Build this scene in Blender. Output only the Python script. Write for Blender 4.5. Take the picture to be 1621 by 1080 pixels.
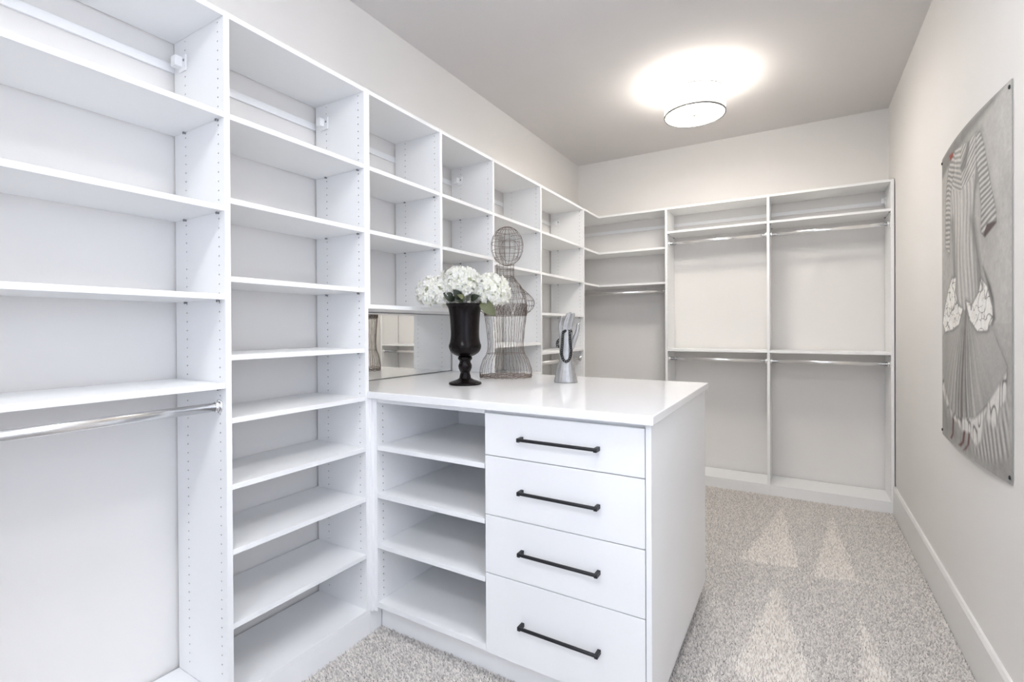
import bpy, bmesh, math, random
import numpy as np
from mathutils import Vector, Matrix
random.seed(7); rng = np.random.default_rng(7)
for o in list(bpy.data.objects): bpy.data.objects.remove(o)
S = bpy.context.scene
COL = S.collection
PI = math.pi

# ------------------------------------------------------------------ camera
F_PX, YAW, PITCH, ROLL, CAM_Z, CY = 768.4993, 30.647, -0.238, -0.296, 1.3776, 523.355
cam = bpy.data.cameras.new('camera'); cam.sensor_fit = 'HORIZONTAL'; cam.sensor_width = 36
cam.lens = F_PX / 1621 * 36
cam.shift_y = -(540 - CY) / 1621
cam.clip_start = 0.02
co = bpy.data.objects.new('camera', cam); COL.objects.link(co)
yw, pt, rl = map(math.radians, (YAW, PITCH, ROLL))
fw = Vector((-math.sin(yw)*math.cos(pt), math.cos(yw)*math.cos(pt), math.sin(pt)))
rt = Vector((math.cos(yw), math.sin(yw), 0)); up = rt.cross(fw)
rt, up = rt*math.cos(rl) + up*math.sin(rl), up*math.cos(rl) - rt*math.sin(rl)
M4 = Matrix((( rt.x, up.x, -fw.x, 0), (rt.y, up.y, -fw.y, 0), (rt.z, up.z, -fw.z, CAM_Z), (0, 0, 0, 1)))
co.matrix_world = M4
S.camera = co

# ------------------------------------------------------------------ world, exposure, daylight
w = bpy.data.worlds.new('world'); S.world = w; w.use_nodes = True
w.node_tree.nodes['Background'].inputs[0].default_value = (0.75, 0.85, 1, 1)
w.node_tree.nodes['Background'].inputs[1].default_value = 0.3
vs = S.view_settings
vs.view_transform = 'Standard'; vs.look = 'None'; vs.gamma = 1.0; vs.use_curve_mapping = False
vs.exposure = 0.75
LAMP_SHADE, LAMP_DISC, LAMP_BULB = 6.5, 27.0, 0.2
NEAR_SHADE, NEAR_DISC = 9.0, 29.0
DAY_W = 8.0
WIN_W = 10.0
def area(name, loc, rot, sx, sy, watts, col):
    l = bpy.data.lights.new(name, 'AREA'); l.shape = 'RECTANGLE'; l.size = sx; l.size_y = sy
    l.energy = watts; l.color = col
    o = bpy.data.objects.new(name, l); COL.objects.link(o); o.location = loc; o.rotation_euler = rot
    return o
# daylight entering by the doorway behind the camera
area('doorway_daylight', (-0.45, -1.50, 1.15), (PI/2, 0, 0), 1.5, 2.1, DAY_W, (0.74, 0.81, 1.0))
# cool area lamp added inside the solid right wall to light the left shelving
area('added_window_light', (0.585, 0.05, 1.55), (0, PI/2, 0), 1.30, 1.60, WIN_W, (0.74, 0.81, 1.0))

# ------------------------------------------------------------------ dimensions (metres; camera stands at x=0 y=0)
L, R, YW, ZC, YF = -2.0178, 0.605, 4.803, 3.096, -1.5
XF = -1.6776             # front plane of the left shelving
YB = 4.4947              # front plane of the far shelving
ZT = 2.463               # top of all shelving
ZK = 0.1125              # plinth height
T = 0.019
GAP = 0.012              # gap between boards and wall

# ------------------------------------------------------------------ materials
def mat(name, base, rough=0.5, metal=0.0, noise=0.0, nscale=40, bump=0.0, bscale=300, coat=0.0, spec=0.5, stretch=None):
    m = bpy.data.materials.new(name); m.use_nodes = True
    nt = m.node_tree; b = nt.nodes['Principled BSDF']
    b.inputs['Base Color'].default_value = (*base, 1); b.inputs['Roughness'].default_value = rough
    b.inputs['Metallic'].default_value = metal; b.inputs['Coat Weight'].default_value = coat
    b.inputs['Specular IOR Level'].default_value = spec
    tc = nt.nodes.new('ShaderNodeTexCoord')
    src = tc.outputs['Object']
    if stretch:
        mp = nt.nodes.new('ShaderNodeMapping'); mp.inputs['Scale'].default_value = stretch
        nt.links.new(src, mp.inputs[0]); src = mp.outputs[0]
    if noise:
        n = nt.nodes.new('ShaderNodeTexNoise'); n.inputs['Scale'].default_value = nscale; n.inputs['Detail'].default_value = 4
        nt.links.new(src, n.inputs['Vector'])
        r = nt.nodes.new('ShaderNodeMapRange'); r.inputs['To Min'].default_value = 1 - noise; r.inputs['To Max'].default_value = 1 + noise
        nt.links.new(n.outputs['Fac'], r.inputs['Value'])
        x = nt.nodes.new('ShaderNodeMix'); x.data_type = 'RGBA'; x.blend_type = 'MULTIPLY'; x.inputs[0].default_value = 1
        x.inputs[6].default_value = (*base, 1); nt.links.new(r.outputs[0], x.inputs[7])
        nt.links.new(x.outputs[2], b.inputs['Base Color'])
    if bump:
        n = nt.nodes.new('ShaderNodeTexNoise'); n.inputs['Scale'].default_value = bscale; n.inputs['Detail'].default_value = 3
        nt.links.new(src, n.inputs['Vector'])
        u = nt.nodes.new('ShaderNodeBump'); u.inputs['Strength'].default_value = bump; u.inputs['Distance'].default_value = 0.001
        nt.links.new(n.outputs['Fac'], u.inputs['Height']); nt.links.new(u.outputs[0], b.inputs['Normal'])
    return m
def vcol_mat(name, rough=0.9, attr='Col', spec=0.2):
    m = bpy.data.materials.new(name); m.use_nodes = True
    nt = m.node_tree; b = nt.nodes['Principled BSDF']
    a = nt.nodes.new('ShaderNodeAttribute'); a.attribute_name = attr
    nt.links.new(a.outputs['Color'], b.inputs['Base Color'])
    b.inputs['Roughness'].default_value = rough; b.inputs['Specular IOR Level'].default_value = spec
    return m
def emit_mat(name, col, strength, base=(0.9, 0.9, 0.88)):
    m = mat(name, base, 0.7)
    b = m.node_tree.nodes['Principled BSDF']
    b.inputs['Emission Color'].default_value = (*col, 1); b.inputs['Emission Strength'].default_value = strength
    return m
M = dict(
    wall=mat('wall_paint', (0.83, 0.81, 0.785), 0.85, noise=0.015, nscale=3, bump=0.15, bscale=220, spec=0.2),
    ceil=mat('ceiling_paint', (0.75, 0.725, 0.715), 0.9, noise=0.015, nscale=3, bump=0.15, bscale=180, spec=0.1),
    white=mat('white_melamine', (0.925, 0.925, 0.92), 0.42, noise=0.01, nscale=8, bump=0.04, bscale=500, spec=0.35),
    core=mat('shaded_hole_core', (0.55, 0.525, 0.49), 0.9, noise=0.2, nscale=400, spec=0.1),  # drilled core colour, darkened to deepen the shade inside the pin holes
    trim=mat('white_trim_paint', (0.84, 0.83, 0.81), 0.35, noise=0.01, nscale=6, spec=0.4),
    counter=mat('white_quartz', (0.92, 0.915, 0.91), 0.10, noise=0.02, nscale=90, spec=0.5),
    chrome=mat('chrome', (0.90, 0.90, 0.90), 0.24, 1.0, noise=0.02, nscale=30),
    pin=mat('pin_steel', (0.35, 0.35, 0.36), 0.35, 1.0, noise=0.02),
    plastic=mat('white_plastic', (0.93, 0.93, 0.93), 0.4, noise=0.01),
    black=mat('black_metal', (0.022, 0.022, 0.024), 0.42, 0.3, noise=0.1, nscale=60, spec=0.4),
    vase=mat('black_lacquer', (0.006, 0.004, 0.004), 0.24, noise=0.15, nscale=30, spec=0.16),
    wire=mat('rusty_wire', (0.20, 0.155, 0.13), 0.6, 0.3, noise=0.5, nscale=90),
    pewter=mat('grey_pewter', (0.40, 0.395, 0.385), 0.33, 0.55, noise=0.25, nscale=45, bump=0.3, bscale=120),
    chain=mat('gunmetal', (0.05, 0.05, 0.048), 0.35, 0.8, noise=0.3, nscale=200),
    petal=vcol_mat('hydrangea_petal', 0.7),
    fcore=mat('flower_core_cream', (0.62, 0.66, 0.50), 0.8, noise=0.1),
    leaf=mat('leaf_green', (0.12, 0.13, 0.06), 0.5, noise=0.3, nscale=40),
    darkleaf=mat('leaf_dark_green', (0.018, 0.026, 0.012), 0.5, noise=0.3, nscale=40),
    stem=mat('stem_green', (0.10, 0.15, 0.05), 0.6, noise=0.2),
    carpet=vcol_mat('carpet_pile', 1.0, spec=0.0),
    backing=mat('carpet_backing', (0.30, 0.285, 0.27), 1.0, noise=0.2, nscale=200, spec=0.0),
    poster=vcol_mat('poster_print', 0.65),
    posterback=mat('poster_canvas', (0.45, 0.44, 0.42), 0.8, noise=0.05),
    shade=emit_mat('lamp_shade_fabric', (1.0, 0.945, 0.865), LAMP_SHADE),
    disc=emit_mat('lamp_diffuser', (1.0, 0.945, 0.865), LAMP_DISC),
    shade2=emit_mat('lamp_shade_fabric_cool', (0.925, 0.952, 1.0), NEAR_SHADE),
    disc2=emit_mat('lamp_diffuser_cool', (0.925, 0.952, 1.0), NEAR_DISC),
    nickel=mat('brushed_nickel', (0.30, 0.295, 0.285), 0.45, 0.4, noise=0.05),
    mirror=mat('mirror_glass', (0.90, 0.90, 0.88), 0.0, 1.0),
    glass=mat('window_glass', (0.80, 0.86, 0.92), 0.05, noise=0.01),
    mirroredge=mat('mirror_edge', (0.08, 0.09, 0.09), 0.3, noise=0.05),
)

nt = M['petal'].node_tree; tr = nt.nodes.new('ShaderNodeBsdfTranslucent'); mx = nt.nodes.new('ShaderNodeMixShader'); mx.inputs[0].default_value = .45
at_ = [n for n in nt.nodes if n.type == 'ATTRIBUTE'][0]; nt.links.new(at_.outputs['Color'], tr.inputs['Color'])
nt.links.new(nt.nodes['Principled BSDF'].outputs[0], mx.inputs[1]); nt.links.new(tr.outputs[0], mx.inputs[2])
nt.links.new(mx.outputs[0], nt.nodes['Material Output'].inputs['Surface'])

# ------------------------------------------------------------------ mesh helpers
WL = {}     # world location of each parent
class MB:
    def __init__(s): s.v = []; s.f = []; s.sm = []; s.mi = []
    def add(s, vs, fs, smooth=False, mi=0):
        b = len(s.v); s.v += [tuple(p) for p in vs]; s.f += [tuple(i + b for i in f) for f in fs]; s.sm += [smooth]*len(fs); s.mi += [mi]*len(fs); return s
    def box(s, x0, x1, y0, y1, z0, z1):
        return s.add([(x0,y0,z0),(x1,y0,z0),(x1,y1,z0),(x0,y1,z0),(x0,y0,z1),(x1,y0,z1),(x1,y1,z1),(x0,y1,z1)],
                     [(3,2,1,0),(4,5,6,7),(0,1,5,4),(1,2,6,5),(2,3,7,6),(3,0,4,7)])
    def prism(s, pts, z0, z1):
        n = len(pts)
        return s.add([(x,y,z0) for x,y in pts]+[(x,y,z1) for x,y in pts],
                     [tuple(range(n))[::-1], tuple(range(n,2*n))]+[(i,(i+1)%n,n+(i+1)%n,n+i) for i in range(n)])
    def tube(s, path, r, seg=6, closed=False, cap=True, flat=1.0, upv=None):
        P = [Vector(p) for p in path]; n = len(P); rad = r if isinstance(r, (list, tuple)) else [r]*n
        V = []; u0 = None
        for i in range(n):
            a = P[(i-1) % n] if (closed or i) else P[0]; c = P[(i+1) % n] if (closed or i < n-1) else P[-1]
            t = (c-a).normalized() if (c-a).length > 1e-9 else Vector((0,0,1))
            if u0 is None:
                ref = Vector(upv) if upv else (Vector((0,0,1)) if abs(t.z) < 0.9 else Vector((1,0,0)))
                u0 = (ref - t*ref.dot(t)).normalized()
            else:
                u0 = u0 - t*u0.dot(t); u0 = u0.normalized() if u0.length > 1e-9 else t.orthogonal().normalized()
            b = t.cross(u0)
            for k in range(seg):
                an = 2*PI*k/seg
                V.append(P[i] + u0*(math.cos(an)*rad[i]) + b*(math.sin(an)*rad[i]*flat))
        Fs = []
        for i in range(n if closed else n-1):
            j = (i+1) % n
            for k in range(seg): Fs.append((i*seg+k, i*seg+(k+1) % seg, j*seg+(k+1) % seg, j*seg+k))
        if cap and not closed:
            Fs.append(tuple(range(seg))[::-1]); Fs.append(tuple(range((n-1)*seg, n*seg)))
        return s.add(V, Fs, True)
    def lathe(s, prof, c=(0,0,0), seg=40, smooth=True, closed=False):
        n = len(prof); V = []
        for r, z in prof:
            for k in range(seg):
                a = 2*PI*k/seg; V.append((c[0]+r*math.cos(a), c[1]+r*math.sin(a), c[2]+z))
        Fs = [(i*seg+k, i*seg+(k+1) % seg, (i+1)*seg+(k+1) % seg, (i+1)*seg+k) for i in range(n-1) for k in range(seg)]
        if closed: Fs += [((n-1)*seg+k, (n-1)*seg+(k+1) % seg, (k+1) % seg, k) for k in range(seg)]
        if prof[0][0] > 1e-6 and not closed: Fs.append(tuple(range(seg))[::-1])
        if prof[-1][0] > 1e-6 and not closed: Fs.append(tuple(range((n-1)*seg, n*seg)))
        return s.add(V, Fs, smooth)
    def build(s, name, m, parent=None, bevel=0.0, origin=None):
        a = np.array(s.v, float)
        c = np.array(origin if origin is not None else (a.min(0)+a.max(0))/2)
        me = bpy.data.meshes.new(name); me.from_pydata((a-c).tolist(), [], s.f)
        me.polygons.foreach_set('use_smooth', s.sm)
        me.materials.append(M[m] if isinstance(m, str) else m)
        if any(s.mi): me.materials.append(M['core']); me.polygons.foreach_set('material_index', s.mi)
        me.update()
        return link(name, me, parent, c, bevel)
def link(name, me, parent, c, bevel=0.0):
    o = bpy.data.objects.new(name, me); COL.objects.link(o)
    c = Vector(c); WL[o.name] = c
    if parent is not None:
        o.parent = parent; o.location = c - WL[parent.name]
    else: o.location = c
    if bevel:
        b = o.modifiers.new('bevel', 'BEVEL'); b.width = bevel; b.segments = 2; b.limit_method = 'ANGLE'
    return o
def box(name, m, parent, x0, x1, y0, y1, z0, z1, bevel=0.0012):
    return MB().box(min(x0,x1), max(x0,x1), min(y0,y1), max(y0,y1), min(z0,z1), max(z0,z1)).build(name, m, parent, bevel)
def thing(name, label, cat, loc, group=None):
    o = bpy.data.objects.new(name, None); COL.objects.link(o); o.location = loc; o.empty_display_size = 0.1
    WL[o.name] = Vector(loc); tag(o, label, cat, group); return o
def tag(o, label, cat, group=None):
    o['label'] = label; o['category'] = cat
    if group: o['group'] = group
    return o
def struct(o, label, cat):
    o['kind'] = 'structure'; o['label'] = label; o['category'] = cat; return o

# ------------------------------------------------------------------ room shell
def wall_box(name, m, label, cat, *b): return struct(box(name, m, None, *b, bevel=0), label, cat)
floor = struct(box('floor', 'backing', None, L-.1, R+.1, YF-.1, YW+.1, -0.10, -0.008, 0), 'grey beige cut pile carpet floor with vacuum marks', 'floor')
wall_box('ceiling', 'ceil', 'flat light grey painted ceiling', 'ceiling', L-.1, R+.1, YF-.1, YW+.1, ZC, ZC+.1)
wall_box('wall_left', 'wall', 'pale painted wall behind the long run of white shelving', 'wall', L-.1, L, YF-.1, YW+.1, -.1, ZC)
wall_box('wall_right', 'wall', 'plain off-white wall carrying the dress poster', 'wall', R, R+.1, YF-.1, YW+.1, -.1, ZC)
wall_box('wall_back', 'wall', 'pale painted far wall behind the hanging bays', 'wall', L, R, YW, YW+.1, -.1, ZC)
# wall behind the camera with its doorway
mb = MB(); mb.box(L, -1.25, YF-.1, YF, -.1, ZC); mb.box(.35, R, YF-.1, YF, -.1, ZC); mb.box(-1.25, .35, YF-.1, YF, 2.25, ZC)
struct(mb.build('wall_front', 'wall'), 'off-white wall with a doorway behind the viewpoint', 'wall')
bb = MB().prism([(R-.016, YF), (R, YF), (R, YB), (R-.016, YB)], -.008, .185)
bb.add([(R-.016,YF,.185),(R,YF,.185),(R,YF,.20),(R-.010,YF,.20),(R-.016,YB,.185),(R,YB,.185),(R,YB,.20),(R-.010,YB,.20)],
       [(0,1,2,3),(7,6,5,4),(0,3,7,4),(3,2,6,7),(1,5,6,2),(0,4,5,1)])
struct(bb.build('baseboard_right', 'trim'), 'tall white baseboard along the right wall', 'baseboard')

# unseen window added around that lamp; the wall behind the pane is solid
wn = thing('added_window', 'added white framed window, unseen, on the right wall beside the viewpoint', 'window', (R, .05, .88)); wn['kind'] = 'structure'
box('window_pane', 'glass', wn, R-.006, R-.001, -.75, .85, .90, 2.20)
for b_ in ((-.83,-.75,.82,2.28), (.85,.93,.82,2.28), (-.75,.85,2.20,2.28), (-.75,.85,.82,.90)): box('window_casing', 'trim', wn, R-.018, R-.0005, *b_)

# ------------------------------------------------------------------ carpet pile (real tufts)
def in_tri(x, y, t):
    (x1,y1),(x2,y2),(x3,y3) = t
    d1 = (x-x2)*(y1-y2)-(x1-x2)*(y-y2); d2 = (x-x3)*(y2-y3)-(x2-x3)*(y-y3); d3 = (x-x1)*(y3-y1)-(x3-x1)*(y-y1)
    return ~(((d1<0)|(d2<0)|(d3<0)) & ((d1>0)|(d2>0)|(d3>0)))
def make_carpet():
    sp = 0.0066
    gx, gy = np.meshgrid(np.arange(XF+.002, R-.018, sp), np.arange(0.75, YB-.002, sp))
    x = gx.ravel() + rng.uniform(-.45, .45, gx.size)*sp; y = gy.ravel() + rng.uniform(-.45, .45, gx.size)*sp
    keep = ~((x < -0.445) & (y > 1.630) & (y < 2.575))
    x, y = x[keep], y[keep]; n = len(x)
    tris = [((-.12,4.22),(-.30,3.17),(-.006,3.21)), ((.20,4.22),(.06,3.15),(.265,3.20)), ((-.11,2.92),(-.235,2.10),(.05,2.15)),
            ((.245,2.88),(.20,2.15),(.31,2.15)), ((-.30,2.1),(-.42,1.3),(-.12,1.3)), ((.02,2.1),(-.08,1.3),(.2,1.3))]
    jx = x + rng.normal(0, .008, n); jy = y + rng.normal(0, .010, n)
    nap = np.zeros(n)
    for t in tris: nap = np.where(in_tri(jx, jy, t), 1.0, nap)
    # pile height: faint ridges where the vacuum head stopped
    h = rng.uniform(.010, .0155, n) - .0035*np.exp(-((jy-3.165+.02*np.sin(jx*5))/.012)**2)*(jx > -.45)*(jx < .33)
    lean = np.where(nap > 0, 0.75, -0.55)*.0075 + rng.normal(0, .0035, n)
    lx = rng.normal(0, .0035, n)
    r = rng.uniform(.0042, .0058, n)
    a0 = rng.uniform(0, 2*PI, n)
    V = np.zeros((n, 4, 3))
    for k in range(3):
        V[:,k,0] = x + r*np.cos(a0+2*PI*k/3); V[:,k,1] = y + r*np.sin(a0+2*PI*k/3); V[:,k,2] = -.008
    V[:,3,0] = x + lx; V[:,3,1] = y + lean; V[:,3,2] = -.008 + h
    Fi = np.array([[0,1,3],[1,2,3],[2,0,3]])[None] + (np.arange(n)*4)[:,None,None]
    me = bpy.data.meshes.new('carpet_pile')
    me.vertices.add(n*4); me.vertices.foreach_set('co', V.ravel())
    me.loops.add(n*9); me.loops.foreach_set('vertex_index', Fi.ravel().astype(np.int32))
    me.polygons.add(n*3); me.polygons.foreach_set('loop_start', np.arange(0, n*9, 3, dtype=np.int32)); me.polygons.foreach_set('loop_total', np.full(n*3, 3, dtype=np.int32))
    me.update(calc_edges=True)
    t = np.clip(rng.beta(1.5, 1.1, n), 0, 1)[:,None]
    c = np.array([.47,.455,.44])*(1-t) + np.array([.97,.95,.92])*t
    c = c*np.array([1.0, .972, .945])*(1 + .17*nap[:,None])  # wedges tinted paler, standing in for light on the brushed nap
    cv = np.ones((n, 4, 4)); cv[:,:,:3] = c[:,None,:]
    at = me.color_attributes.new('Col', 'FLOAT_COLOR', 'POINT'); at.data.foreach_set('color', cv.ravel())
    me.materials.append(M['carpet'])
    o = bpy.data.objects.new('carpet_pile', me); COL.objects.link(o); o.parent = floor; o.location = -WL['floor']
    o['kind'] = 'stuff'; o['label'] = 'speckled grey beige carpet pile with vacuum wedges painted paler as nap sheen'
make_carpet()

# ------------------------------------------------------------------ shelving parts
def holed_panel(name, parent, axis, pos, d0, d1, z0, z1, faces, zh0=None, zh1=None, m='white'):
    """Upright board. axis 'y': faces +-Y, pos=(y0,y1), depth runs front d0 -> back d1 along X; axis 'x' likewise.
    faces: -1 and/or +1, the sides drilled with two columns of shelf-pin holes."""
    mb = MB(); a0, a1 = pos; s = 1 if d1 > d0 else -1; D = abs(d1-d0)
    P = (lambda a, d, z: (d0+s*d, a, z)) if axis == 'y' else (lambda a, d, z: (a, d0+s*d, z))
    hw = .006; cols = [.037, .037+.215]
    cols = [c for c in cols if c < D-.02]
    if D > .6: cols = [.037, D-.06]
    n0 = math.ceil(((zh0 or z0)+.03)/.032); n1 = math.floor(((zh1 or z1)-.03)/.032)
    rows = [k*.032 for k in range(n0, n1+1)]
    lo, hi = rows[0]-.016, rows[-1]+.016
    for side in (-1, 1):
        a = a0 if side < 0 else a1
        if side not in faces:
            mb.add([P(a,0,z0),P(a,D,z0),P(a,D,z1),P(a,0,z1)], [(0,1,2,3)]); continue
        edges = [0]
        for c in cols: edges += [c-hw, c+hw]
        edges.append(D)
        for i in range(0, len(edges), 2): mb.add([P(a,edges[i],z0),P(a,edges[i+1],z0),P(a,edges[i+1],z1),P(a,edges[i],z1)], [(0,1,2,3)])
        for c in cols:
            for q0, q1 in ((z0, lo), (hi, z1)): mb.add([P(a,c-hw,q0),P(a,c+hw,q0),P(a,c+hw,q1),P(a,c-hw,q1)], [(0,1,2,3)])
            for zc in rows:
                ns = 8; V = []
                rect = [(1,0),(1,1),(0,1),(-1,1),(-1,0),(-1,-1),(0,-1),(1,-1)]
                for q in rect: V.append(P(a, c+q[0]*hw, zc+q[1]*.016))
                for q in range(ns): an = 2*PI*q/ns; V.append(P(a, c+.0031*math.cos(an), zc+.0031*math.sin(an)))
                for q in range(ns): an = 2*PI*q/ns; V.append(P(a-side*.011, c+.0031*math.cos(an), zc+.0031*math.sin(an)))
                mb.add(V, [(q,(q+1)%8,8+(q+1)%8,8+q) for q in range(8)])
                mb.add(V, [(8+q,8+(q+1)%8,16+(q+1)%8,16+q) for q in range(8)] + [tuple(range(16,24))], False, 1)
    mb.add([P(a0,0,z0),P(a1,0,z0),P(a1,0,z1),P(a0,0,z1),P(a0,D,z0),P(a1,D,z0),P(a1,D,z1),P(a0,D,z1)],
           [(0,1,2,3),(4,7,6,5),(3,2,6,7),(0,4,5,1)])
    return mb.build(name, m, parent)
PIN = None
def pins(shelf, pts, ax):
    """short steel pins under a shelf; pts = (x,y,z,direction)"""
    global PIN
    if PIN is None: PIN = {}
    if ax not in PIN:
        mb = MB(); d = Vector((1,0,0)) if ax == 'x' else Vector((0,1,0))
        mb.tube([d*-.0045, d*.0045], .0032, 8); mb.tube([d*-.0045, d*-.0030], .0052, 8)
        o = mb.build('shelf_pin', 'pin', shelf, origin=(0,0,0)); PIN[ax] = o.data
        COL.objects.unlink(o); bpy.data.objects.remove(o)
    for p in pts: link('shelf_pin', PIN[ax], shelf, p)
def shelf_y(parent, y0, y1, zb, depth_to=L+GAP, name='shelf', pin=True, xf=XF):
    """shelf of the left run, between y0 and y1, underside at zb"""
    o = box(name, 'white', parent, depth_to, xf-.001, y0+.0006, y1-.0006, zb, zb+T)
    if pin: pins(o, [(XF-.037, y0+.0046, zb-.0035), (XF-.252, y0+.0046, zb-.0035), (XF-.037, y1-.0046, zb-.0035), (XF-.252, y1-.0046, zb-.0035)], 'y')
    return o
def shelf_x(parent, x0, x1, zb, pin=True, name='shelf'):
    o = box(name, 'white', parent, x0+.0006, x1-.0006, YB+.001, YW-GAP, zb, zb+T)
    if pin: pins(o, [(x0+.0046, YB+.037, zb-.0035), (x0+.0046, YB+.252, zb-.0035), (x1-.0046, YB+.037, zb-.0035), (x1-.0046, YB+.252, zb-.0035)], 'x')
    return o
def oval_rod(parent, a, b):
    """chrome oval closet rod with a cup at each end"""
    a, b = Vector(a), Vector(b); d = (b-a).normalized()
    rod = MB().tube([a, b], .015, 20, upv=(0,0,1), flat=.52).build('hanging_rod', 'chrome', parent)
    for e, s in ((a, 1), (b, -1)):
        mb = MB(); mb.tube([e, e+d*s*.004], .024, 20, upv=(0,0,1), flat=.75)
        mb.tube([e+d*s*.004, e+d*s*.016], .0185, 20, upv=(0,0,1), flat=.66)
        mb.tube([e+d*s*.004+Vector((0,0,.0195)), e+d*s*.0062+Vector((0,0,.0195))], .003, 8)
        mb.build('rod_bracket', 'chrome', rod)
    return rod
RZ = 2.352
def hang_rail_y(parent, y0, y1): box('hanging_rail', 'plastic', parent, L+.001, L+.012, y0, y1, RZ-.016, RZ+.016)
def hang_rail_x(parent, x0, x1): box('hanging_rail', 'plastic', parent, x0, x1, YW-.012, YW-.001, RZ-.016, RZ+.016)
def rail_bracket(parent, p, axis, s):
    """white suspension cover fixed to a panel; s = direction away from the panel"""
    mb = MB(); x, y, z = p
    if axis == 'y':
        mb.box(x-.020, x+.030, y, y+s*.007, z-.028, z+.030) if s > 0 else mb.box(x-.020, x+.030, y+s*.007, y, z-.028, z+.030)
        mb.box(x-.026, x+.006, min(y, y+s*.030), max(y, y+s*.030), z-.014, z+.024)
    else:
        mb.box(min(x, x+s*.007), max(x, x+s*.007), y-.030, y+.020, z-.028, z+.030)
        mb.box(min(x, x+s*.030), max(x, x+s*.030), y-.006, y+.026, z-.014, z+.024)
    o = mb.build('rail_bracket', 'plastic', parent, .003)
    sc = MB()
    if axis == 'y': sc.tube([(x+.018, y+s*.006, z+.008), (x+.018, y+s*.0085, z+.008)], .005, 10)
    else: sc.tube([(x+s*.006, y-.018, z+.008), (x+s*.0085, y-.018, z+.008)], .005, 10)
    sc.build('screw', 'pin', o)
def top_y(parent, y0, y1): return box('top_board', 'white', parent, L+GAP, XF-.001, y0+.0006, y1-.0006, ZT-T, ZT)
def plinth_y(parent, y0, y1):
    box('plinth', 'white', parent, XF-.018, XF+.001, y0+.0004, y1-.0004, -.008, ZK-T)
    box('bottom_board', 'white', parent, L+GAP, XF+.001, y0+.0004, y1-.0004, ZK-T, ZK)
def panel_y(parent, y0, y1, z0=ZK, faces=(-1, 1), zh0=None): return holed_panel('side_panel', parent, 'y', (y0, y1), XF, L+GAP, z0, ZT, faces, zh0)

Y0a, Y0b = .081, .100
P1a, P1b = .9231, .9421
P2a, P2b, P2c = 1.5385, 1.5575, 1.5765
P3a, P3b = 2.073, 2.092
P4a, P4b = 2.599, 2.618
P5a, P5b = 3.262, 3.281
P6a, P6b = 4.1065, 4.1255
MZ = (XF+L)/2
def unit(label, y, cat='closet shelving', name='closet_shelving_unit'): return thing(name, label, cat, (MZ, y, 0))

# bay 0: shelves over one long hanging rod, nearest the viewer
u = unit('white closet bay at the left edge with four shelves above a long hanging rod', (Y0b+P1a)/2, name='closet_hanging_unit')
panel_y(u, Y0a, Y0b); top_y(u, Y0b, P1a); plinth_y(u, Y0a, P1a)
for zb in (2.100, 1.782, 1.481, 1.178): shelf_y(u, Y0b, P1a, zb)
oval_rod(u, (-1.716, Y0b, 1.115), (-1.716, P1a, 1.115)); hang_rail_y(u, Y0b, P1a)
rail_bracket(u, (L+.075, P1a, RZ), 'y', -1)
# shelf tower
u = unit('tall narrow white shelf tower with eight open shelves left of the peninsula', (P1b+P2a)/2, name='shelf_tower')
panel_y(u, P1a, P1b); panel_y(u, P2a, P2b); top_y(u, P1b, P2a); plinth_y(u, P1a, P2b)
for zb in (2.0997, 1.8117, 1.543, 1.2724, 1.0554, .8267, .6012, .3453): shelf_y(u, P1b, P2a, zb)
hang_rail_y(u, P1b, P2a); rail_bracket(u, (L+.075, P2a, RZ), 'y', -1)
# two hutch bays over the worktop (mirror below them)
HZ = 1.4717
u = unit('white open cubby bay above the mirror, beside the tall shelf tower', (P2c+P3a)/2, name='hutch_shelving_unit')
holed_panel('side_panel', u, 'y', (P2b, P2c-.006), XF, L+GAP, HZ, ZT, (1,)); panel_y(u, P3a, P3b, HZ+T); top_y(u, P2c-.006, P3a)
for zb in (2.100, 1.8117): shelf_y(u, P2c-.006, P3a, zb)
box('bottom_board', 'white', u, L+GAP, XF-.001, P2c-.006, P3b, HZ, HZ+T)
hang_rail_y(u, P2c-.006, P3a)
u = unit('white open cubby bay above the mirror, directly behind the flowers', (P3b+P4a)/2, name='hutch_shelving_unit')
panel_y(u, P4a, P4b, -.008); top_y(u, P3b, P4a)
for zb in (2.100, 1.8117): shelf_y(u, P3b, P4a, zb)
box('bottom_board', 'white', u, L+GAP, XF-.001, P3b, P4a, HZ, HZ+T)
hang_rail_y(u, P3b, P4a); rail_bracket(u, (L+.075, P4a, RZ), 'y', -1)
# shelf bay behind the wire mannequin
u = unit('white shelf bay behind the wire mannequin with wide gap between its shelves', (P4b+P5a)/2)
panel_y(u, P5a, P5b, -.008); top_y(u, P4b, P5a); plinth_y(u, P4b, P5a)
for zb in (2.100, 1.785, 1.252, 1.030, .70, .40): shelf_y(u, P4b, P5a, zb)
hang_rail_y(u, P4b, P5a)
# bay with low rod next to the corner
u = unit('white shelf bay next to the far corner with four shelves above a low rod', (P5b+P6a)/2, name='closet_hanging_unit')
panel_y(u, P6a, P6b); top_y(u, P5b, P6a); plinth_y(u, P5b, P6b)
for zb in (2.100, 1.785, 1.478, 1.176): shelf_y(u, P5b, P6a, zb)
oval_rod(u, (-1.716, P5b, 1.105), (-1.716, P6a, 1.105)); hang_rail_y(u, P5b, P6a)
rail_bracket(u, (L+.075, P6a, RZ), 'y', -1)
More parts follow.
